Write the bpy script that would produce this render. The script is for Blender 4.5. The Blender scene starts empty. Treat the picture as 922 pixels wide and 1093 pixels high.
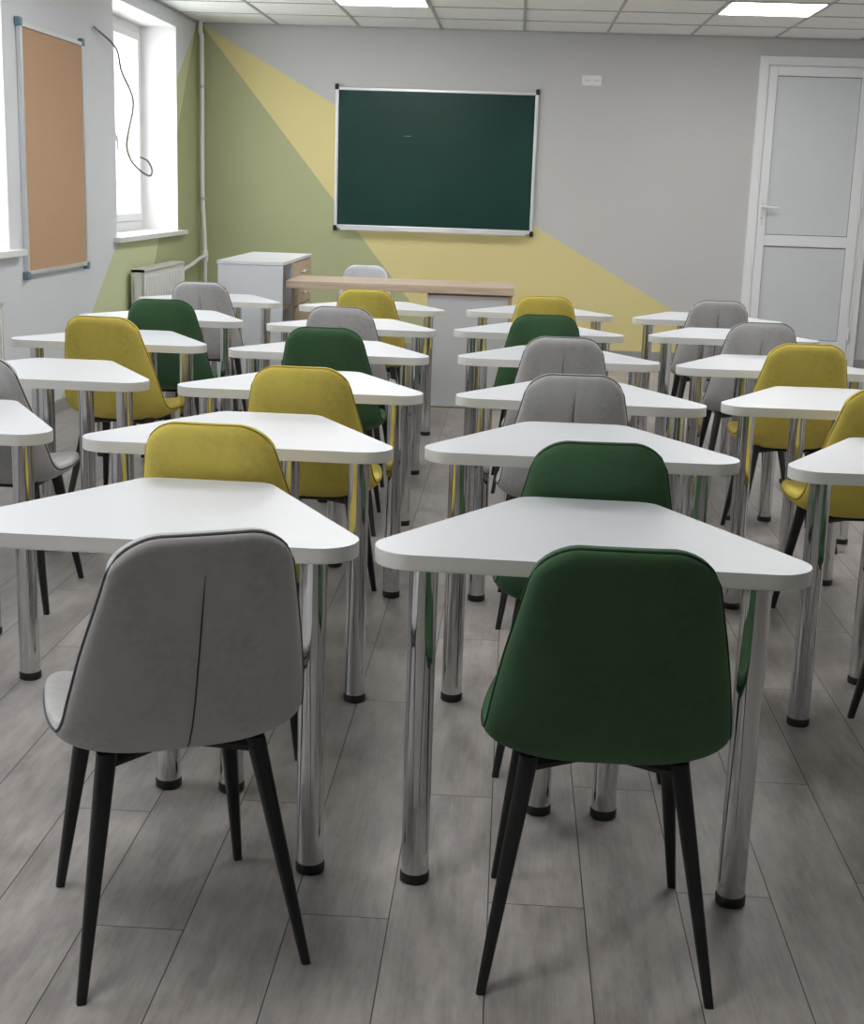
import bpy, bmesh, math, random
from mathutils import Vector, Matrix
random.seed(4)
S = bpy.context.scene
COL = S.collection
PI = math.pi

# ------------------------------------------------------------------ helpers
def srgb(r, g, b):
    f = lambda c: (c/255/12.92) if c/255 <= .04045 else ((c/255+.055)/1.055)**2.4
    return (f(r), f(g), f(b), 1)

def tag(o, label, cat, group=None):
    o['label'] = label; o['category'] = cat
    if group: o['group'] = group
    return o

def empty(name, loc, rz=0, parent=None):
    o = bpy.data.objects.new(name, None); COL.objects.link(o)
    o.empty_display_size = .1
    o.location = loc; o.rotation_euler = (0, 0, rz)
    if parent: o.parent = parent
    return o

def link(name, bm, mat, parent=None, smooth=None, kind=None):
    me = bpy.data.meshes.new(name)
    bmesh.ops.recalc_face_normals(bm, faces=bm.faces[:])
    if smooth is not None:
        for f in bm.faces: f.smooth = True
        for e in bm.edges:
            if len(e.link_faces) == 2 and e.calc_face_angle(0) > smooth: e.smooth = False
    bm.to_mesh(me); bm.free()
    if mat: me.materials.append(mat)
    o = bpy.data.objects.new(name, me); COL.objects.link(o)
    if parent: o.parent = parent
    if kind: o['kind'] = kind
    return o

def box(bm, x0, x1, y0, y1, z0, z1, bev=0, seg=2):
    t = bmesh.new()
    bmesh.ops.create_cube(t, size=1)
    for v in t.verts:
        v.co = Vector(((x0+x1)/2+v.co.x*(x1-x0), (y0+y1)/2+v.co.y*(y1-y0), (z0+z1)/2+v.co.z*(z1-z0)))
    if bev: bmesh.ops.bevel(t, geom=t.edges[:], offset=bev, segments=seg, affect='EDGES', profile=.5)
    merge(bm, t)
    return bm

def merge(bm, t):
    m = {}
    for v in t.verts: m[v] = bm.verts.new(v.co)
    for f in t.faces: bm.faces.new([m[v] for v in f.verts])
    t.free()

def tube(bm, pts, rads, n=16, closed=False, caps=True):
    pts = [Vector(p) for p in pts]
    N = len(pts)
    if not isinstance(rads, (list, tuple)): rads = [rads]*N
    rings = []; prev = None
    for i, p in enumerate(pts):
        a = pts[(i-1) % N] if (i or closed) else p
        b = pts[(i+1) % N] if (i < N-1 or closed) else p
        t = (b-a).normalized()
        if prev is None:
            u = t.orthogonal().normalized()
        else:
            u = (prev - t*prev.dot(t)).normalized()
        prev = u
        w = t.cross(u)
        rings.append([bm.verts.new(p+(u*math.cos(2*PI*k/n)+w*math.sin(2*PI*k/n))*rads[i]) for k in range(n)])
    for i in range(N if closed else N-1):
        A, B = rings[i], rings[(i+1) % N]
        for k in range(n):
            bm.faces.new([A[k], A[(k+1) % n], B[(k+1) % n], B[k]])
    if caps and not closed:
        bm.faces.new(rings[0][::-1]); bm.faces.new(rings[-1])
    return bm

def slab_l(bm, outl, z0, z1):
    a = [bm.verts.new((x, y, z0)) for x, y in outl]; c = [bm.verts.new((x, y, z1)) for x, y in outl]
    bm.faces.new(a[::-1]); bm.faces.new(c)
    for i in range(len(a)):
        j = (i+1) % len(a); bm.faces.new([a[i], a[j], c[j], c[i]])
    return bm

def catmull(P, n):
    out = []
    P = [Vector(p) for p in P]
    for i in range(len(P)-1):
        p0 = P[max(i-1, 0)]; p1 = P[i]; p2 = P[i+1]; p3 = P[min(i+2, len(P)-1)]
        for k in range(n):
            t = k/n
            out.append(.5*((2*p1)+(p2-p0)*t+(2*p0-5*p1+4*p2-p3)*t*t+(3*p1-p0-3*p2+p3)*t**3))
    out.append(P[-1])
    return out

# ------------------------------------------------------------------ materials
class NT:
    def __init__(s, name):
        s.m = bpy.data.materials.new(name); s.m.use_nodes = True
        s.t = s.m.node_tree; s.b = s.t.nodes['Principled BSDF']
    def n(s, typ, **kw):
        d = s.t.nodes.new(typ)
        for k, v in kw.items():
            if k.startswith('_'): setattr(d, k[1:], v)
            else: d.inputs[k.replace('~', ' ')].default_value = v
        return d
    def l(s, a, b): s.t.links.new(a, b)
    def math(s, op, a, b=None, c=None):
        d = s.t.nodes.new('ShaderNodeMath'); d.operation = op
        for i, v in enumerate((a, b, c)):
            if v is None: continue
            if isinstance(v, (int, float)): d.inputs[i].default_value = v
            else: s.l(v, d.inputs[i])
        return d.outputs[0]
    def mix(s, fac, a, b):
        d = s.t.nodes.new('ShaderNodeMix'); d.data_type = 'RGBA'
        for sk, v in ((d.inputs[0], fac), (d.inputs[6], a), (d.inputs[7], b)):
            if isinstance(v, (int, float, tuple)): sk.default_value = v
            else: s.l(v, sk)
        return d.outputs[2]
    def coord(s):
        tc = s.n('ShaderNodeTexCoord'); return tc.outputs['Object']
    def noise(s, vec, scale, detail=3, rough=.5):
        d = s.n('ShaderNodeTexNoise', Scale=scale, Detail=detail, Roughness=rough)
        s.l(vec, d.inputs['Vector']); return d.outputs['Fac']
    def scalevec(s, vec, sc):
        d = s.n('ShaderNodeMapping'); d.inputs['Scale'].default_value = sc
        s.l(vec, d.inputs['Vector']); return d.outputs[0]
    def bump(s, h, strength=.1, dist=.002):
        d = s.n('ShaderNodeBump', Strength=strength, Distance=dist)
        s.l(h, d.inputs['Height']); s.l(d.outputs[0], s.b.inputs['Normal'])
    def ramp(s, fac, lo, hi):
        d = s.n('ShaderNodeMapRange'); s.l(fac, d.inputs[0])
        d.inputs[1].default_value = lo; d.inputs[2].default_value = hi
        return d.outputs[0]

def mul(c, k): return (c[0]*k, c[1]*k, c[2]*k, 1)

def simple(name, col, rough=.5, metal=0, var=.06, scale=8, bump=0, bscale=200, spec=.5):
    m = NT(name); m.b.inputs['Roughness'].default_value = rough
    m.b.inputs['Metallic'].default_value = metal
    m.b.inputs['Specular IOR Level'].default_value = spec
    co = m.coord(); f = m.ramp(m.noise(co, scale), .3, .7)
    m.l(m.mix(f, mul(col, 1-var), mul(col, 1+var)), m.b.inputs['Base Color'])
    if bump: m.bump(m.noise(co, bscale, 4), bump)
    return m.m

def velvet(name, col, sheen=.35):
    m = NT(name); m.b.inputs['Roughness'].default_value = .8
    m.b.inputs['Specular IOR Level'].default_value = .2
    m.b.inputs['Sheen Weight'].default_value = sheen
    m.b.inputs['Sheen Roughness'].default_value = .45
    m.b.inputs['Sheen Tint'].default_value = (min(1, col[0]*3), min(1, col[1]*3), min(1, col[2]*3), 1)
    co = m.coord()
    a = m.ramp(m.noise(m.scalevec(co, (1, 1, .6)), 7, 4, .6), .38, .68)
    b = m.ramp(m.noise(co, 60, 3), .3, .7)
    c1 = m.mix(a, mul(col, .88), mul(col, 1.14))
    m.l(m.mix(b, c1, mul(col, 1.06)), m.b.inputs['Base Color'])
    m.bump(m.noise(co, 45, 4, .6), .12, .002)
    return m.m

def wood(name, a, b, sc=(2, 30, 30)):
    m = NT(name); m.b.inputs['Roughness'].default_value = .5
    co = m.coord()
    f = m.ramp(m.noise(m.scalevec(co, sc), 1.5, 5, .6), .3, .7)
    m.l(m.mix(f, a, b), m.b.inputs['Base Color']); m.bump(f, .08, .001)
    return m.m

M = {}
M['white_laminate'] = simple('white_laminate', srgb(211, 214, 219), .38, var=.012, scale=3, bump=.02)
M['white_edge'] = simple('white_edge', srgb(210, 209, 205), .45, var=.01, scale=3)
M['white_plastic'] = simple('white_plastic', srgb(225, 226, 226), .4, var=.01)
M['white_paint'] = simple('white_paint', srgb(232, 231, 230), .7, var=.012, bump=.03)
M['door_white'] = simple('door_white', srgb(228, 230, 232), .42, var=.012)
M['door_panel'] = simple('door_panel', srgb(206, 211, 214), .35, var=.012)
M['radiator_white'] = simple('radiator_white', srgb(222, 223, 222), .4, var=.01)
M['cabinet_white'] = simple('cabinet_white', srgb(205, 210, 216), .4, var=.012)
M['panel_grey'] = simple('panel_grey', srgb(188, 190, 193), .45, var=.012)
M['chrome'] = simple('chrome', (.66, .66, .67, 1), .08, 1, var=.03, scale=5)
M['steel'] = simple('steel', (.55, .55, .55, 1), .3, 1, var=.03)
M['alu'] = simple('alu', (.72, .73, .75, 1), .38, .7, var=.03)
M['black_metal'] = simple('black_metal', srgb(24, 24, 25), .5, var=.1, bump=.03)
M['black_plastic'] = simple('black_plastic', srgb(20, 20, 21), .45, var=.1)
M['blue_plastic'] = simple('blue_plastic', srgb(104, 134, 148), .45, var=.03)
M['cable'] = simple('cable', srgb(128, 118, 120), .6, var=.1, scale=20)
M['dark_gap'] = simple('dark_gap', srgb(70, 70, 72), .8)
M['cork'] = simple('cork', srgb(188, 156, 128), .9, var=.05, scale=160, bump=.3, bscale=300, spec=.1)
M['oak'] = wood('oak', srgb(172, 150, 130), srgb(200, 182, 164))
M['oak_dark'] = wood('oak_dark', srgb(148, 124, 96), srgb(180, 155, 124), (20, 20, 2))
M['baseboard'] = simple('baseboard', srgb(150, 148, 146), .5, var=.03)
M['grey_velvet'] = velvet('grey_velvet', srgb(178, 177, 177), .25)
M['yellow_velvet'] = velvet('yellow_velvet', srgb(202, 184, 90), .2)
M['green_velvet'] = velvet('green_velvet', srgb(66, 98, 68), .18)
M['pale_velvet'] = velvet('pale_velvet', srgb(200, 203, 212), .3)
M['grey_piping'] = simple('grey_piping', srgb(84, 85, 92), .8)
M['yellow_piping'] = simple('yellow_piping', srgb(150, 128, 32), .8)
M['green_piping'] = simple('green_piping', srgb(22, 50, 32), .8)
M['pale_piping'] = simple('pale_piping', srgb(120, 122, 132), .8)
M['seam'] = simple('seam', srgb(62, 62, 66), .9)

# blackboard: dark green enamel
m = NT('blackboard_green'); m.b.inputs['Specular IOR Level'].default_value = .35
co = m.coord(); f = m.ramp(m.noise(co, 2.2, 4), .3, .7)
m.l(m.mix(f, srgb(6, 50, 44), srgb(12, 57, 51)), m.b.inputs['Base Color'])
m.l(m.math('MULTIPLY_ADD', m.noise(co, 5), .2, .26), m.b.inputs['Roughness'])
M['blackboard'] = m.m

# glass: thin pane
m = NT('window_glass'); nt = m.t; out = [n for n in nt.nodes if n.type == 'OUTPUT_MATERIAL'][0]
tr = m.n('ShaderNodeBsdfTransparent'); gl = m.n('ShaderNodeBsdfGlossy', Roughness=.02)
mx = nt.nodes.new('ShaderNodeMixShader'); mx.inputs[0].default_value = .06
m.l(tr.outputs[0], mx.inputs[1]); m.l(gl.outputs[0], mx.inputs[2]); m.l(mx.outputs[0], out.inputs[0])
M['glass'] = m.m

# lamp
m = NT('led_diffuser'); m.b.inputs['Base Color'].default_value = (.9, .9, .9, 1)
m.b.inputs['Emission Color'].default_value = (1, .985, .96, 1)
m.b.inputs['Emission Strength'].default_value = 10.0
M['led'] = m.m

# painted walls: world coordinates, three colours cut by straight lines
GREEN = srgb(174, 178, 140); LGREEN = srgb(200, 205, 165); YELLOW = srgb(216, 204, 148); GREY = srgb(193, 193, 192)
def wall_mat(name, kind):
    m = NT(name); m.b.inputs['Roughness'].default_value = .85
    m.b.inputs['Specular IOR Level'].default_value = .2
    co = m.coord(); sp = m.n('ShaderNodeSeparateXYZ'); m.l(co, sp.inputs[0])
    X, Y, Z = sp.outputs
    def below(h, a, b):   # z < line through points a, b  (h coordinate, z)
        k = (b[1]-a[1])/(b[0]-a[0])
        ln = m.math('MULTIPLY_ADD', h, k, a[1]-k*a[0])
        return m.math('LESS_THAN', m.math('SUBTRACT', Z, ln), 0)
    if kind == 'front':
        c = m.mix(below(X, (-2.80, 2.77), (1.41, .46)), GREY, YELLOW)
        c = m.mix(below(X, (-2.80, 2.77), (-1.64, 1.335)), c, GREEN)
    elif kind == 'left':
        c = m.mix(below(Y, (9.39, .62), (12.45, 2.71)), srgb(214, 217, 221), LGREEN)
        c = m.mix(below(Y, (10.96, .78), (12.42, 2.66)), c, GREEN)
    else:
        c = m.mix(0.0, GREY, GREY)
    f = m.ramp(m.noise(co, 1.3, 3), .3, .7)
    d = m.n('ShaderNodeHueSaturation'); m.l(c, d.inputs['Color'])
    m.l(m.math('MULTIPLY_ADD', f, .03, .985), d.inputs['Value'])
    m.l(d.outputs[0], m.b.inputs['Base Color'])
    m.bump(m.noise(co, 90, 4), .08, .002)
    return m.m
M['wall_front'] = wall_mat('painted_front_wall', 'front')
M['wall_left'] = wall_mat('painted_left_wall', 'left')
M['wall_grey'] = wall_mat('painted_grey_wall', 'grey')

# floor: grey oak laminate planks along Y, 0.2 wide
m = NT('grey_oak_laminate'); co = m.coord()
sp = m.n('ShaderNodeSeparateXYZ'); m.l(co, sp.inputs[0]); X, Y, Z = sp.outputs
u = m.math('DIVIDE', m.math('SUBTRACT', X, .004), .2)
row = m.math('FLOOR', u); fu = m.math('SUBTRACT', u, row)
odd = m.math('ABSOLUTE', m.math('MODULO', row, 2))
off = m.math('MULTIPLY_ADD', row, .045, m.math('MULTIPLY_ADD', odd, .56, 2.645))
v = m.math('DIVIDE', m.math('SUBTRACT', Y, off), 1.22)
pl = m.math('FLOOR', v); fv = m.math('SUBTRACT', v, pl)
cmb = m.n('ShaderNodeCombineXYZ'); m.l(row, cmb.inputs[0]); m.l(pl, cmb.inputs[1])
wn = m.n('ShaderNodeTexWhiteNoise'); m.l(cmb.outputs[0], wn.inputs['Vector'])
rnd = wn.outputs['Value']
shift = m.n('ShaderNodeCombineXYZ')
m.l(X, shift.inputs[0]); m.l(m.math('MULTIPLY_ADD', rnd, 37.0, Y), shift.inputs[1]); m.l(m.math('MULTIPLY', rnd, 11.0), shift.inputs[2])
g1 = m.ramp(m.noise(m.scalevec(shift.outputs[0], (26, 2.2, 1)), 1.6, 5, .6), .25, .75)
g2 = m.ramp(m.noise(m.scalevec(shift.outputs[0], (8, 2.2, 1)), 1.6, 5, .7), .34, .66)
g3 = m.ramp(m.noise(m.scalevec(shift.outputs[0], (120, 5, 1)), 1.2, 3, .6), .3, .7)
c = m.mix(g2, srgb(128, 122, 121), srgb(182, 176, 173))
c = m.mix(m.math('MULTIPLY', g1, .45), c, srgb(132, 127, 123))
c = m.mix(m.math('MULTIPLY', g3, .22), c, srgb(192, 187, 182))
c = m.mix(m.math('MULTIPLY', rnd, .3), c, srgb(128, 124, 123))
eu = m.math('MULTIPLY', m.math('MINIMUM', fu, m.math('SUBTRACT', 1.0, fu)), .2)
ev = m.math('MULTIPLY', m.math('MINIMUM', fv, m.math('SUBTRACT', 1.0, fv)), 1.22)
gap = m.math('LESS_THAN', m.math('MINIMUM', eu, ev), .0013)
c = m.mix(gap, c, srgb(62, 58, 56))
m.l(c, m.b.inputs['Base Color'])
m.l(m.math('MULTIPLY_ADD', g2, .12, .36), m.b.inputs['Roughness'])
m.b.inputs['Specular IOR Level'].default_value = .4
m.bump(m.math('SUBTRACT', m.math('MULTIPLY', g3, .15), gap), .25, .0015)
M['floor'] = m.m

# mineral fibre ceiling tile
m = NT('mineral_tile'); m.b.inputs['Roughness'].default_value = .9; co = m.coord()
f = m.ramp(m.noise(co, 55, 4, .7), .35, .62)
m.l(m.mix(f, srgb(228, 228, 226), srgb(243, 243, 241)), m.b.inputs['Base Color'])
m.bump(f, .2, .003)
M['tile'] = m.m
M['tgrid'] = simple('ceiling_grid_paint', srgb(172, 172, 172), .5)

# ------------------------------------------------------------------ room
XL, XR, YB, YW, ZC = -2.83, 3.65, -1.8, 12.58, 2.785
WT = .46
def struct(name, bm, mat, parent=None, smooth=None):
    o = link(name, bm, mat, parent, smooth)
    if parent is None: o['kind'] = 'structure'
    return o
struct('floor', box(bmesh.new(), XL-WT, XR+.2, YB-.2, YW+.2, -.12, 0), M['floor'])
struct('ceiling', box(bmesh.new(), XL-WT, XR+.2, YB-.2, YW+.2, ZC, ZC+.12), M['tile'])
struct('wall_front', box(bmesh.new(), XL-WT, XR+.2, YW, YW+.2, 0, ZC), M['wall_front'])
struct('wall_back', box(bmesh.new(), XL-WT, XR+.2, YB-.2, YB, 0, ZC), M['wall_grey'])
struct('wall_right', box(bmesh.new(), XR, XR+.2, YB, YW, 0, ZC), M['wall_grey'])
ZS, ZT = 1.035, 2.665
WIN = [(9.93, 11.77), (5.97, 7.79), (2.0, 3.82)]  # third window is unseen, added to let in more daylight
b = bmesh.new()
box(b, XL-WT, XL, YB, YW, 0, ZS-.035); box(b, XL-WT, XL, YB, YW, ZT, ZC)
ys = [YB] + [y for w in sorted(WIN) for y in w] + [YW]
for i in range(0, len(ys), 2): box(b, XL-WT, XL, ys[i], ys[i+1], ZS-.035, ZT)
struct('wall_left', b, M['wall_left'])

# baseboards
struct('baseboard_front', box(bmesh.new(), XL, 2.02, YW-.018, YW, 0, .075, .004), M['baseboard'])
b = bmesh.new(); box(b, 3.05, XR, YW-.018, YW, 0, .075, .004); struct('baseboard_front_right', b, M['baseboard'])
struct('baseboard_left', box(bmesh.new(), XL, XL+.018, YB, YW-.018, 0, .075, .004), M['baseboard'])
struct('baseboard_right', box(bmesh.new(), XR-.018, XR, YB, YW-.018, 0, .075, .004), M['baseboard'])

# suspended ceiling grid
TX, TY = .71, .74
b = bmesh.new()
k = -4
while k*TX < XR:
    if k*TX > XL: box(b, k*TX-.011, k*TX+.011, YB, YW, ZC-.006, ZC)
    k += 1
y = YW-TY
while y > YB:
    box(b, XL, XR, y-.011, y+.011, ZC-.005, ZC); y -= TY
struct('trim_1', b, M['tgrid'])
b = bmesh.new()
box(b, XL, XR, YW-.02, YW, ZC-.012, ZC); box(b, XL, XL+.02, YB, YW, ZC-.012, ZC)
struct('trim_2', b, M['tgrid'])

# ceiling lamps, each filling one tile
lamps = []
for ci, cx in (('left', -1.5*TX), ('right', 2.5*TX)):
    for ri in range(4):
        y1 = YW-2*TY-ri*4*TY; lamps.append((ci, ri, cx, y1-TY/2))
for ci, ri, cx, cy in lamps:
    if cy < 0 or (cy < 2.5 and ci == 'right'): continue
    if ri == 0:
        lab = 'lit square LED ceiling panel above the ' + ('blackboard' if ci == 'left' else 'wall beside the white door')
    else:  # nearer rows are out of view, added only to light the room
        lab = ('second', 'third', 'fourth')[ri-1] + ' added unseen LED ceiling panel from the front wall, ' + ('window' if ci == 'left' else 'door') + ' side'
    L = tag(empty('ceiling_light', (cx, cy, ZC)), lab, 'ceiling light', 'square LED ceiling panels')
    hx, hy = TX/2-.012, TY/2-.012
    fb = bmesh.new()
    for a in ((-hx, hx, -hy, -hy+.014), (-hx, hx, hy-.014, hy), (-hx, -hx+.014, -hy, hy), (hx-.014, hx, -hy, hy)):
        box(fb, *a, -.010, 0)
    link('frame', fb, M['white_plastic'], L)
    link('diffuser', box(bmesh.new(), -hx+.014, hx-.014, -hy+.014, hy-.014, -.006, 0), M['led'], L)

# windows
for i, (y0, y1) in enumerate(WIN):
    w = empty('window_%d' % (i+1), (XL, (y0+y1)/2, ZS)); w['kind'] = 'structure'
    hy = (y1-y0)/2; h = ZT-ZS; t = .008
    b = bmesh.new()
    box(b, -.30, -.001, hy-t, hy, 0, h); box(b, -.30, -.001, -hy, -hy+t, 0, h); box(b, -.30, -.001, -hy+t, hy-t, h-t, h)
    link('reveal', b, M['white_paint'], w)
    b = bmesh.new(); slab_l(b, [(-.32, -hy+.001), (.001, -hy+.001), (.001, -hy-.09), (.055, -hy-.09), (.055, hy+.13), (.001, hy+.13), (.001, hy-.001), (-.32, hy-.001)], -.034, 0)
    link('window_sill', b, M['white_plastic'], w)
    b = bmesh.new(); fx0, fx1 = -.37, -.30
    box(b, fx0, fx1, -hy, -hy+.07, 0, h, .004); box(b, fx0, fx1, hy-.07, hy, 0, h, .004)
    box(b, fx0, fx1, -hy+.07, hy-.07, 0, .07, .004); box(b, fx0, fx1, -hy+.07, hy-.07, h-.07, h, .004)
    box(b, fx0, fx1, -.035, .035, .07, h-.07, .004)
    link('window_frame', b, M['white_plastic'], w)
    for s in (-1, 1):
        a0, a1 = (.04, hy-.075) if s > 0 else (-hy+.075, -.04)
        b = bmesh.new()
        box(b, fx0+.02, fx1+.018, a0, a0+.06, .075, h-.075, .004); box(b, fx0+.02, fx1+.018, a1-.06, a1, .075, h-.075, .004)
        box(b, fx0+.02, fx1+.018, a0+.06, a1-.06, .075, .135, .004); box(b, fx0+.02, fx1+.018, a0+.06, a1-.06, h-.135, h-.075, .004)
        sash = link('sash', b, M['white_plastic'], w)
        link('pane', box(bmesh.new(), fx0+.03, fx0+.036, a0+.055, a1-.055, .13, h-.13), M['glass'], sash)
        if s > 0:
            b = bmesh.new(); box(b, fx1+.018, fx1+.03, a0+.018, a0+.042, h*.42, h*.42+.07, .003)
            box(b, fx1+.03, fx1+.045, a0+.022, a0+.038, h*.42-.07, h*.42+.045, .004)
            link('window_handle', b, M['white_plastic'], sash)

# door
d = empty('door_1', (2.02, YW, 0)); d['kind'] = 'structure'
b = bmesh.new()
box(b, 0, .08, -.035, 0, 0, 2.63, .003); box(b, .95, 1.03, -.035, 0, 0, 2.63, .003); box(b, .08, .95, -.035, 0, 2.555, 2.63, .003)
box(b, .055, .072, -.043, -.035, 0, 2.58, .002); box(b, .958, .975, -.043, -.035, 0, 2.58, .002); box(b, .072, .958, -.043, -.035, 2.563, 2.58, .002)
link('door_frame', b, M['door_white'], d)
b = bmesh.new()
box(b, .082, .155, -.05, -.004, .02, 2.55, .004); box(b, .865, .948, -.05, -.004, .02, 2.55, .004)
box(b, .155, .865, -.05, -.004, 2.47, 2.55, .003); box(b, .155, .865, -.05, -.004, 1.045, 1.14, .003); box(b, .155, .865, -.05, -.004, .02, .23, .003)
leaf = link('door_leaf', b, M['door_white'], d)
for z0, z1 in ((.22, 1.05), (1.13, 2.48)):
    link('door_panel', box(bmesh.new(), .15, .87, -.034, -.01, z0, z1), M['door_panel'], leaf)
    b = bmesh.new(); a0, a1 = z0+.01, z1-.01
    for q in ((.153, .158, a0, a1), (.862, .867, a0, a1), (.153, .867, a0, a0+.005), (.153, .867, a1-.005, a1)):
        box(b, q[0], q[1], -.0365, -.033, q[2], q[3])
    link('gasket', b, M['dark_gap'], leaf)
b = bmesh.new(); box(b, .098, .128, -.06, -.05, 1.22, 1.43, .004)
hp = link('handle_plate', b, M['white_plastic'], leaf)
b = bmesh.new(); tube(b, [(.113, -.06, 1.375), (.113, -.098, 1.375), (.125, -.105, 1.375), (.25, -.105, 1.37)], .011, 12)
link('door_handle', b, M['white_plastic'], leaf, .7)
link('lock', tube(bmesh.new(), [(.113, -.058, 1.28), (.113, -.066, 1.28)], .009, 12), M['steel'], leaf)
for z in (.3, 1.34, 2.3):
    link('hinge', tube(bmesh.new(), [(.952, -.058, z-.055), (.952, -.058, z+.055)], .011, 12), M['white_plastic'], d, .7)

# ------------------------------------------------------------------ wall things
# blackboard
bx0, bx1, bz0, bz1 = -1.615, .150, 1.075, 2.28
B = tag(empty('blackboard', ((bx0+bx1)/2, YW, (bz0+bz1)/2)), 'dark green blackboard with aluminium frame on the front wall', 'blackboard')
hw, hh = (bx1-bx0)/2, (bz1-bz0)/2
link('writing_surface', box(bmesh.new(), -hw+.01, hw-.01, -.022, -.002, -hh+.01, hh-.01), M['blackboard'], B)
b = bmesh.new()
for q in ((-hw, -hw+.028, -hh, hh), (hw-.028, hw, -hh, hh), (-hw+.028, hw-.028, hh-.028, hh), (-hw+.028, hw-.028, -hh, -hh+.03)):
    box(b, q[0], q[1], -.03, -.001, q[2], q[3], .005)
link('frame', b, M['alu'], B)
for sx in (-1, 1):
    for sz in (-1, 1):
        b = bmesh.new(); box(b, sx*hw-.026, sx*hw+.008 if sx > 0 else sx*hw+.026, -.036, -.001, sz*hh-.024, sz*hh+.024, .008, 3) if sx > 0 else box(b, sx*hw-.008, sx*hw+.026, -.036, -.001, sz*hh-.024, sz*hh+.024, .008, 3)
        link('corner_cap', b, M['black_plastic'], B)
b = bmesh.new(); box(b, -hw+.06, hw-.06, -.085, -.03, -hh-.016, -hh-.008, .003); box(b, -hw+.06, hw-.06, -.088, -.080, -hh-.016, -hh+.004, .002)
link('chalk_tray', b, M['alu'], B)
b = bmesh.new(); box(b, -.275, -.215, -.0226, -.0215, .20, .206, 0)
link('chalk_mark', b, simple('chalk', srgb(120, 140, 132), .9), B)

# cork board on the left wall
K = tag(empty('cork_board', (XL, 8.57, 1.58)), 'tall brown cork notice board hanging on the left wall', 'notice board')
ky, kz = .575, .70
link('cork_sheet', box(bmesh.new(), .002, .022, -ky+.01, ky-.01, -kz+.01, kz-.01), M['cork'], K)
b = bmesh.new()
for q in ((-ky, -ky+.024, -kz, kz), (ky-.024, ky, -kz, kz), (-ky+.024, ky-.024, kz-.024, kz), (-ky+.024, ky-.024, -kz, -kz+.024)):
    box(b, .001, .032, q[0], q[1], q[2], q[3], .004)
link('frame', b, M['alu'], K)
for sy in (-1, 1):
    for sz in (-1, 1):
        b = bmesh.new(); box(b, .001, .037, sy*ky-.024, sy*ky+.024, sz*kz-.024, sz*kz+.024, .008, 3)
        link('corner_cap', b, M['blue_plastic'], K)

# double socket high on the front wall
o = tag(empty('wall_socket', (.60, YW, 2.39)), 'white double socket plate high on the grey wall by the door', 'socket')
link('plate', box(bmesh.new(), -.085, .085, -.013, -.0005, -.045, .045, .005, 3), M['white_plastic'], o)
for x, nm in ((-.038, 'outlet'), (.042, 'outlet')):
    b = bmesh.new(); t = tube(b, [(x, -.0125, 0), (x, -.017, 0)], .03, 24)
    q = link(nm, b, M['white_plastic'], o, .7)
    b = bmesh.new()
    for s in (-1, 1): tube(b, [(x+s*.010, -.0165, -.002), (x+s*.010, -.0178, -.002)], .004, 10)
    link('pin_hole', b, M['dark_gap'], q)

# dangling cable
cab = [(-2.815, 9.44, 2.405), (-2.77, 9.78, 2.31), (-2.78, 9.95, 2.17), (-2.79, 10.23, 2.04), (-2.79, 10.27, 1.94), (-2.79, 10.13, 1.76),
       (-2.79, 10.09, 1.66), (-2.79, 10.20, 1.57), (-2.78, 10.42, 1.50), (-2.77, 10.64, 1.47), (-2.77, 10.70, 1.515), (-2.77, 10.58, 1.575), (-2.775, 10.40, 1.60)]
o = link('loose_cable', tube(bmesh.new(), catmull(cab, 8), .0075, 10), M['cable'], None, .8)
tag(o, 'loose grey cable dangling from the left wall across the window', 'cable')

# radiators
def radiator(y0, y1, z1, label, z0=.22):
    R_ = tag(empty('radiator', (XL, (y0+y1)/2, 0)), label, 'radiator', 'panel radiators under the windows')
    h = (y1-y0)/2
    b = bmesh.new(); n = int((y1-y0)/.045)
    for s, x in ((0, .115), (1, .045)):
        box(b, x, x+.014, -h, h, z0, z1-.02, .004)
    for k in range(n):
        y = -h+.03+(2*h-.06)*k/(n-1)
        box(b, .127, .135, y-.011, y+.011, z0+.04, z1-.06, .003)
    link('panel', b, M['radiator_white'], R_)
    for k in (-h, h-.012): link('side_cover', box(bmesh.new(), .038, .138, k, k+.012, z0, z1, .003), M['radiator_white'], R_)
    b = bmesh.new()
    box(b, .038, .138, -h, h, z1-.022, z1-.016); box(b, .038, .046, -h, h, z1-.02, z1); box(b, .13, .138, -h, h, z1-.02, z1)
    k = -h
    while k < h: box(b, .04, .136, k, k+.012, z1-.018, z1-.002); k += .03
    link('top_grille', b, M['radiator_white'], R_)
    for yy in (-h+.15, h-.15):
        link('bracket', box(bmesh.new(), 0.001, .05, yy-.015, yy+.015, z0+.05, z1-.06), M['radiator_white'], R_)
    for k in (-1, 1):
        link('foot_pipe', tube(bmesh.new(), [(.09, k*(h-.06), z0+.01), (.09, k*(h-.06), .0)], .010, 10), M['radiator_white'], R_)
radiator(10.15, 11.40, .80, 'white panel radiator under the far window by the corner pipe')
radiator(6.05, 7.28, .795, 'white panel radiator at the left edge, below the nearer window')

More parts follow.
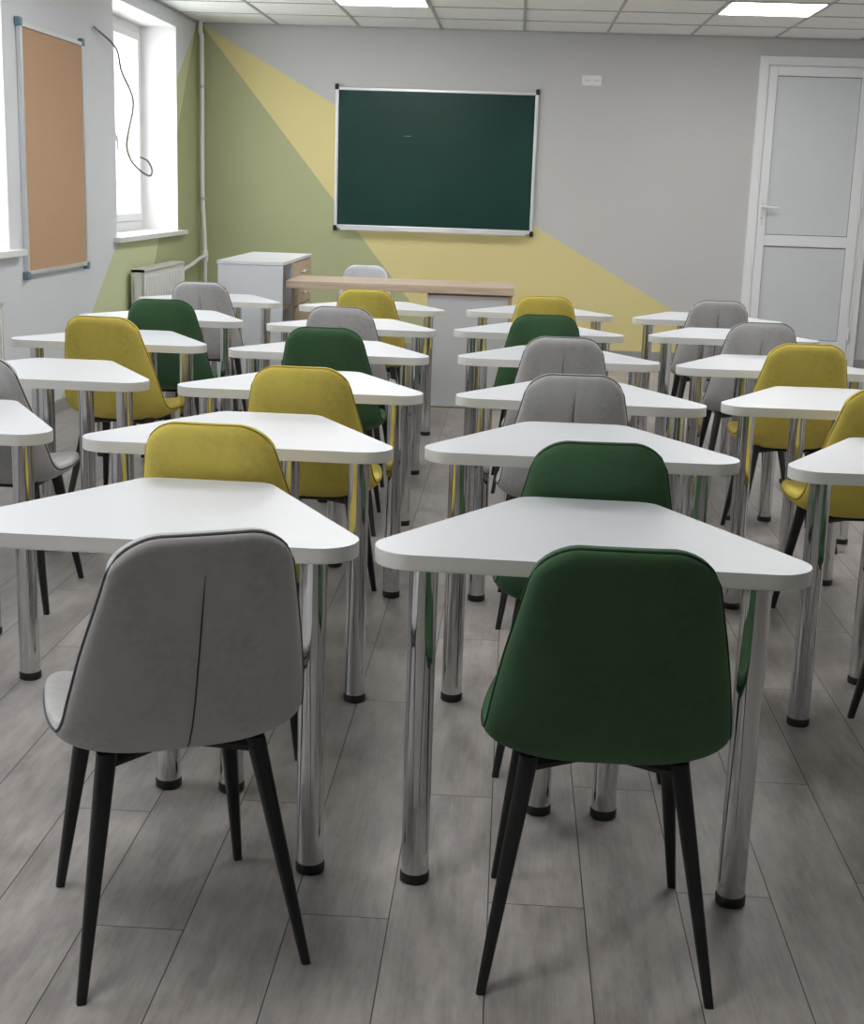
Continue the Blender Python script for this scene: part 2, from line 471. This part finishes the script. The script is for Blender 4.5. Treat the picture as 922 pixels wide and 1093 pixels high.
# heating pipe
px_, py_ = -2.785, 12.46
P = tag(empty('heating_pipe', (px_, py_, 0)), 'white vertical heating pipe in the corner left of the mural', 'pipe')
b = bmesh.new(); tube(b, catmull([(0, 0, ZC-.006), (0, 0, 2.68), (.012, .0, 2.62), (.012, 0, 2.0), (.010, 0, 1.3), (.02, 0, 1.1), (.03, 0, .80)], 4), .019, 14)
link('riser', b, M['white_plastic'], P, .8)
link('lower_pipe', tube(bmesh.new(), [(.03, 0, .80), (.03, 0, 0)], .017, 14), M['white_plastic'], P, .8)
b = bmesh.new(); tube(b, catmull([(.03, 0, .79), (.03, -.16, .785), (.035, -.6, .74), (.04, -1.045, .71)], 4), .017, 12)
link('branch_pipe', b, M['white_plastic'], P, .8)
b = bmesh.new(); tube(b, [(.03, 0, .74), (.03, 0, .755), (.03, 0, .83), (.029, 0, .845)], [.02, .028, .028, .02], 14)
link('tee_fitting', b, M['white_plastic'], P, .8)
for z in (2.24, 1.29):
    b = bmesh.new(); tube(b, [(.012, 0, z-.014), (.012, 0, z+.014)], .026, 14); box(b, .0, .024, .02, .119, z-.009, z+.009)
    link('pipe_clip', b, M['steel'], P, .8)

# ------------------------------------------------------------------ trapezoid desk
def desk_outline(grow=0):
    r = .08
    pts = [(-.49, 0), (.49, 0), (.15, .59), (-.15, .59)]
    rad = [r, r, .055, .055]
    out = []
    n = len(pts)
    for i in range(n):
        p = Vector(pts[i]); a = (Vector(pts[i-1])-p).normalized(); c = (Vector(pts[(i+1) % n])-p).normalized()
        ang = math.acos(max(-1, min(1, a.dot(c)))); dist = rad[i]/math.tan(ang/2)
        cc = p+(a+c).normalized()*(rad[i]/math.sin(ang/2))
        s = p+a*dist-cc; e = p+c*dist-cc
        a0 = math.atan2(s.y, s.x); a1 = math.atan2(e.y, e.x)
        while a1 < a0: a1 += 2*PI
        if a1-a0 > PI: a1 -= 2*PI
        for k in range(13):
            t = a0+(a1-a0)*k/12
            out.append((cc.x+math.cos(t)*(rad[i]+grow), cc.y+math.sin(t)*(rad[i]+grow)))
    return out
def slab(bm, outl, z0, z1):
    a = [bm.verts.new((x, y, z0)) for x, y in outl]; c = [bm.verts.new((x, y, z1)) for x, y in outl]
    bm.faces.new(a[::-1]); bm.faces.new(c)
    for i in range(len(a)):
        j = (i+1) % len(a); bm.faces.new([a[i], a[j], c[j], c[i]])
DZ0, DZ1 = .718, .75
def make_desk():
    root = empty('trapezoid_desk', (0, 0, 0))
    b = bmesh.new(); slab(b, desk_outline(), DZ0, DZ1)
    es = [e for e in b.edges if abs(e.verts[0].co.z-e.verts[1].co.z) < 1e-6]
    bmesh.ops.bevel(b, geom=es, offset=.0018, segments=2, affect='EDGES')
    top = link('desktop', b, M['white_laminate'], root, .6)
    b = bmesh.new(); o = desk_outline(.0006)
    A = [b.verts.new((x, y, DZ0+.0025)) for x, y in o]; C_ = [b.verts.new((x, y, DZ1-.0025)) for x, y in o]
    for i in range(len(A)):
        j = (i+1) % len(A); b.faces.new([A[i], A[j], C_[j], C_[i]])
    link('edge_band', b, M['white_edge'], top, .6)
    for x, y in ((-.335, .112), (.335, .112), (-.078, .49), (.078, .49)):
        b = bmesh.new(); tube(b, [(x, y, .022), (x, y, .71)], .0295, 32)
        lg = link('leg', b, M['chrome'], root, .6)
        b = bmesh.new(); tube(b, [(x, y, 0), (x, y, .003), (x, y, .020), (x, y, .024)], [.029, .0315, .0315, .029], 32)
        link('foot', b, M['black_plastic'], lg, .6)
        b = bmesh.new(); tube(b, [(x, y, .708), (x, y, DZ0)], .044, 28)
        link('mounting_plate', b, M['chrome'], lg, .6)
    return root

# ------------------------------------------------------------------ upholstered chair
CTRL = [  # y, z, half width, edge lift
 (-.328, .884, .143, .012), (-.290, .77, .168, .020), (-.250, .65, .194, .034), (-.212, .545, .212, .042), (-.172, .475, .221, .043),
 (-.105, .437, .226, .043), (0, .428, .229, .042), (.12, .436, .220, .030), (.205, .443, .205, .018), (.248, .428, .188, .008)]
SPL = [Vector((a, b_, c_)) for a, b_, c_, d_ in CTRL]
def shell_samples():
    A = catmull([(a, b_, 0) for a, b_, c_, d_ in CTRL], 10)
    B_ = catmull([(c_, d_, 0) for a, b_, c_, d_ in CTRL], 10)
    s = [0]
    for i in range(1, len(A)): s.append(s[-1]+(A[i]-A[i-1]).length)
    return A, B_, s
SA, SB, SS = shell_samples(); LEN = SS[-1]
def at(s):
    s = max(0, min(LEN, s))
    i = 0
    while i < len(SS)-2 and SS[i+1] < s: i += 1
    t = (s-SS[i])/(SS[i+1]-SS[i])
    p = SA[i].lerp(SA[i+1], t); w = SB[i].lerp(SB[i+1], t)
    tg = (SA[min(i+2, len(SA)-1)]-SA[max(i-1, 0)]).normalized()
    return p, tg, w.x, w.y
GROOVE = 1
def shell_point(u, q, side):
    """u -1..1 across, q 0..1 from back top to seat front, side +1 inner / -1 outer"""
    rt, rf = .075, .085
    au = abs(u)
    def cor(r, u0):
        if au <= u0: return 0
        t = (au-u0)/(1-u0); return r*(1-math.sqrt(max(0, 1-t*t)))
    s0 = cor(rt, .50)+.004*(1-min(1, au/.5)**2)*0; s1 = LEN-cor(rf, .58)
    s = s0+(s1-s0)*q
    p, tg, w, lift = at(s)
    n = Vector((-tg.y, tg.x))       # towards the sitter
    e = lift*au**3.4
    edge = min(1, (1-au)/.16) if au > .84 else 1
    ee = min(1, (s-s0)/.035, (s1-s)/.035); edge = min(edge, max(0, ee))
    edge = math.sqrt(max(0, 1-(1-edge)**2))
    th = .0065+(.020 if side > 0 else .0115)*edge
    g = .0045*math.exp(-(u/.035)**2)
    if side < 0: g *= GROOVE*min(1, max(0, (q-.05)/.06)) if q < .5 else 0
    else: g *= .6*min(1, max(0, (q-.05)/.06))
    off = e+side*(th-g)
    return Vector((u*w, p.x+n.x*off, p.y+n.y*off))
US = [-1, -.985, -.95, -.9, -.84, -.76, -.66, -.56, -.46, -.34, -.22, -.13, -.07, -.035, 0]
US = US+[-x for x in US[-2::-1]]
def shell(q0, q1, nq):
    bm = bmesh.new()
    qs = [q0+(q1-q0)*i/nq for i in range(nq+1)]
    if q0 == 0: qs = sorted(set(qs+[.004, .012, .024, .04]))
    if q1 == 1: qs = sorted(set(qs+[.996, .988, .976, .96]))
    G = {}
    for sd in (1, -1):
        for i, q in enumerate(qs):
            for j, u in enumerate(US): G[sd, i, j] = bm.verts.new(shell_point(u, q, sd))
    N, J = len(qs)-1, len(US)-1
    for i in range(N):
        for j in range(J):
            bm.faces.new([G[1, i, j], G[1, i+1, j], G[1, i+1, j+1], G[1, i, j+1]])
            bm.faces.new([G[-1, i, j], G[-1, i, j+1], G[-1, i+1, j+1], G[-1, i+1, j]])
        for j in (0, J):
            bm.faces.new([G[1, i, j], G[-1, i, j], G[-1, i+1, j], G[1, i+1, j]])
    for j in range(J):
        for i in (0, N):
            bm.faces.new([G[1, i, j], G[1, i, j+1], G[-1, i, j+1], G[-1, i, j]])
    return bm
QS = .54      # where the back bends into the seat
def rim(u, q): return (shell_point(u, q, 1)+shell_point(u, q, -1)*3)/4
def tapered_leg(p0, p1, w0, w1):
    bm = bmesh.new(); p0, p1 = Vector(p0), Vector(p1)
    rings = []
    for p, w in ((p0, w0), ((p0+p1)/2, (w0+w1)/2*1.02), (p1, w1)):
        ring = []
        for k in range(16):
            a = 2*PI*(k+.5)/16; c_, s_ = math.cos(a), math.sin(a)
            rr = 1/(abs(c_)**4+abs(s_)**4)**.25
            ring.append(bm.verts.new((p.x+c_*rr*w/2, p.y+s_*rr*w/2*1.1, p.z)))
        rings.append(ring)
    for A, B_ in zip(rings, rings[1:]):
        for k in range(16): bm.faces.new([A[k], A[(k+1) % 16], B_[(k+1) % 16], B_[k]])
    bm.faces.new(rings[0]); bm.faces.new(rings[-1][::-1])
    return bm
def make_chair(kind):
    global GROOVE
    GROOVE = {'grey': 1, 'pale': 1, 'yellow': .22, 'green': .15}[kind]
    root = empty('upholstered_chair', (0, 0, 0)); fab = M[kind+'_velvet']; pip = M[kind+'_piping']
    back = link('backrest', shell(0, QS, 26), fab, root, 1.2)
    seat = link('seat', shell(QS, 1, 24), fab, root, 1.2)
    def pipe(q0, q1, caps_q):
        path = []
        n = 26
        if q0 == 0:
            path = [rim(-1, q1+(0-q1)*i/n) for i in range(n)]
            path += [rim(-1+2*i/30, 0) for i in range(31)]
            path += [rim(1, 0+(q1)*i/n) for i in range(1, n+1)]
        else:
            path = [rim(-1, q0+(1-q0)*i/n) for i in range(n)]
            path += [rim(-1+2*i/30, 1) for i in range(31)]
            path += [rim(1, 1-(1-q0)*i/n) for i in range(1, n+1)]
        return tube(bmesh.new(), path, .0034, 8)
    link('piping', pipe(0, QS, 0), pip, back, 1.2)
    link('piping', pipe(QS, 1, 0), pip, seat, 1.2)
    if kind in ('grey', 'pale'):
        pts = [shell_point(0, q, -1)+Vector((0, -.0008, 0)) for q in [.085+(.53-.085)*i/24 for i in range(25)]]
        link('seam', tube(bmesh.new(), pts, [.0004+.0011*math.sin(PI*min(1, i/8+.05)/2) for i in range(25)], 6), M['seam'], back, 1.2)
    for sx in (-1, 1):
        for (fx, fy, tx, ty) in ((.21, -.225, .138, -.115), (.19, .225, .138, .120)):
            link('leg', tapered_leg((sx*tx, ty, .432), (sx*fx, fy, 0), .036, .018), M['black_metal'], root, .7)
    b = bmesh.new()
    for sx in (-1, 1):
        tube(b, [(sx*.138, -.120, .418), (sx*.138, .125, .418)], .011, 8)
        for ty in (-.115, .12):
            tube(b, [(sx*.142, ty, .414), (sx*.03, ty*.5, .409)], [.018, .009], 8)
    box(b, -.07, .07, -.07, .07, .400, .408, .002)
    link('under_frame', b, M['black_metal'], root, .7)
    return root

def kids(o): return [c for c in ALL_CHILD.get(o.name, [])]
def index():
    global ALL_CHILD
    ALL_CHILD = {}
    for o in COL.objects:
        if o.parent: ALL_CHILD.setdefault(o.parent.name, []).append(o)
def copy_tree(o, parent=None):
    c = o.copy(); COL.objects.link(c)
    if parent: c.parent = parent
    for ch in kids(o): copy_tree(ch, c)
    return c

desk0 = make_desk()
protos = {k: make_chair(k) for k in ('grey', 'yellow', 'green')}
index(); used = set()
def place(proto, x, y, rz, label, cat, group):
    o = proto if proto.name not in used else copy_tree(proto)
    if o is proto: used.add(proto.name)
    o.location = (x, y, 0); o.rotation_euler = (0, 0, rz)
    tag(o, label, cat, group); return o

COLN = {'LL': 'the column beside the windows', 'L': 'the second column from the windows', 'R': 'the third column from the windows', 'RR': 'the column nearest the door'}
ORD = ['nearest', 'second', 'third', 'fourth', 'fifth', 'farthest']
# desk: x, y of the near edge, turn ; chair: x, y, turn, colour
ROWS = {
 'L': [((-.722, 2.64, -.02), (-.625, 2.49, .44, 'grey')), ((-.742, 3.665, -.01), (-.70, 3.56, -.04, 'yellow')), ((-.728, 4.72, 0), (-.655, 4.67, -.02, 'yellow')),
       ((-.778, 5.83, -.03), (-.755, 5.93, 0, 'green')), ((-.812, 6.95, -.03), (-.80, 6.93, -.05, 'grey')), ((-.828, 8.13, -.04), (-.805, 8.12, -.05, 'yellow'))],
 'R': [((.175, 2.605, -.034), (.207, 2.535, .0, 'green')), ((.207, 3.705, -.01), (.212, 3.52, .03, 'green')), ((.245, 4.71, -.05), (.20, 4.74, .04, 'grey')),
       ((.210, 5.89, .01), (.205, 5.90, .03, 'grey')), ((.143, 7.015, .02), (.14, 6.90, .06, 'green')), ((.162, 8.187, -.01), (.18, 8.08, 0, 'yellow'))],
 'LL': [((-1.71, 3.71, 0), None), ((-1.71, 4.77, 0), (-1.74, 4.655, .0, 'grey')), ((-1.757, 5.93, 0), (-1.69, 6.04, -.06, 'yellow')),
        ((-1.815, 7.06, -.04), (-1.72, 6.98, .1, 'green')), ((-1.82, 8.26, -.02), (-1.80, 8.26, .04, 'grey'))],
 'RR': [((1.195, 3.65, .0), (1.215, 3.61, 0, 'green')), ((1.175, 4.78, 0), (1.195, 4.70, .06, 'yellow')), ((1.135, 5.835, .02), (1.19, 5.98, .02, 'yellow')),
        ((1.137, 7.11, .03), (1.16, 6.90, .04, 'grey')), ((1.137, 8.12, .04), (1.15, 8.22, .02, 'grey'))],
}
TOPS = {}
for cn, rows in ROWS.items():
    for i, (dk, ch) in enumerate(rows):
        o_ = ORD[i] if i < len(rows)-1 else 'farthest'
        dsk = place(desk0, *dk, ('%s white trapezoid desk on chrome legs in %s' % (o_, COLN[cn])), 'desk', 'white trapezoid desks')
        TOPS[cn, i] = dsk
        if ch:
            place(protos[ch[3]], ch[0], ch[1], ch[2], '%s velvet chair at the %s desk in %s' % (ch[3], o_, COLN[cn]), 'chair', 'velvet chairs at the pupils\' desks')

# the left near leg of this desk is screwed on further out
lg = [c for c in bpy.data.objects if c.parent == TOPS['L', 0] and c.name.startswith('leg')][0]
lg.location.x -= .055; lg.location.y -= .015

# ------------------------------------------------------------------ teacher's corner
pc = make_chair('pale'); pc.location = (-1.055, 9.85, 0); pc.rotation_euler = (0, 0, PI+.05)
tag(pc, 'pale grey chair facing the room behind the wooden-topped teacher desk', 'chair')

T = tag(empty('teacher_desk', (-.765, 9.27, 0)), 'long teacher desk with oak top and white front panel', 'desk')
link('desktop', box(bmesh.new(), -.745, .775, 0, .60, .768, .818, .003), M['oak'], T)
link('modesty_panel', box(bmesh.new(), .20, .735, .03, .048, .012, .755, .002), M['panel_grey'], T)
link('side_panel', box(bmesh.new(), .738, .763, .02, .58, 0, .768, .002), M['oak_dark'], T)
link('inner_panel', box(bmesh.new(), .20, .22, .05, .56, 0, .768, .002), M['panel_grey'], T)
link('top_rail', box(bmesh.new(), .20, .737, .05, .07, .70, .768), M['oak_dark'], T)

Cb = tag(empty('side_cabinet', (-1.95, 9.20, 0)), 'white low cabinet with oak drawers beside the teacher desk', 'cabinet')
W_, D_, H_ = .432, 1.28, .94
b = bmesh.new()
box(b, 0, W_, 0, .018, 0, H_-.022, .001); box(b, 0, W_, D_-.018, D_, 0, H_-.022, .001); box(b, 0, .018, .018, D_-.018, 0, H_-.022)
box(b, .018, W_, .42, .438, .0581, H_-.022); box(b, .018, W_, .018, D_-.018, .04, .058)
link('body', b, M['cabinet_white'], Cb)
link('top_board', box(bmesh.new(), -.006, W_+.006, -.006, D_+.006, H_-.022, H_, .002), M['white_laminate'], Cb)
b = bmesh.new(); box(b, .02, W_-.01, .019, .419, .62, .638); box(b, .02, W_-.01, .019, .419, .32, .338); box(b, .019, .03, .019, .419, .06, H_-.023)
link('shelf', b, M['oak_dark'], Cb)
for z0, z1 in ((.765, .912), (.61, .758)):
    dr = link('drawer', box(bmesh.new(), W_-.014, W_+.004, .442, D_-.02, z0, z1, .002), M['oak'], Cb)
    b = bmesh.new(); ym = .86; zz = (z0+z1)/2
    tube(b, [(W_+.004, ym-.07, zz), (W_+.028, ym-.07, zz), (W_+.028, ym+.07, zz), (W_+.004, ym+.07, zz)], .005, 8)
    link('handle', b, M['steel'], dr, .7)
dr = link('door', box(bmesh.new(), W_-.014, W_+.004, .442, D_-.02, .06, .602, .002), M['oak'], Cb)
link('knob', tube(bmesh.new(), [(W_+.004, .52, .5), (W_+.018, .52, .5), (W_+.026, .52, .5)], [.006, .006, .012], 12), M['steel'], dr, .7)

# ------------------------------------------------------------------ daylight
wd = bpy.data.worlds.new('overcast_sky'); S.world = wd; wd.use_nodes = True
bg = wd.node_tree.nodes['Background']; bg.inputs[0].default_value = (.93, .97, 1, 1); bg.inputs[1].default_value = 3.2
for i, (y0, y1) in enumerate(WIN):
    L = bpy.data.lights.new('sky_portal', 'AREA'); L.shape = 'RECTANGLE'; L.size = 1.5; L.size_y = y1-y0-.1
    L.cycles.is_portal = True
    o = bpy.data.objects.new('sky_portal', L); COL.objects.link(o)
    o.location = (XL-.42, (y0+y1)/2, (ZS+ZT)/2); o.rotation_euler = (0, -PI/2, 0)

# ------------------------------------------------------------------ camera
cam = bpy.data.cameras.new('camera'); co_ = bpy.data.objects.new('camera', cam); COL.objects.link(co_)
cam.sensor_fit = 'HORIZONTAL'; cam.sensor_width = 36; cam.lens = 1483*36/922; cam.clip_start = .05
R = Matrix(((0.9977319604651159, -0.043855599127294455, 0.05106487532171269), (0.05967293620037738, 0.22524894049263328, -0.9724721361006554), (0.031146039100689884, 0.973313721896559, 0.22735505935915765)))
co_.matrix_world = Matrix.Translation((0, 0, 1.45)) @ R.to_4x4()
S.camera = co_
vs = S.view_settings; vs.view_transform = 'Standard'; vs.look = 'None'; vs.exposure = .95; vs.gamma = 1; vs.use_curve_mapping = False
S.cycles.max_bounces = 10; S.cycles.diffuse_bounces = 6
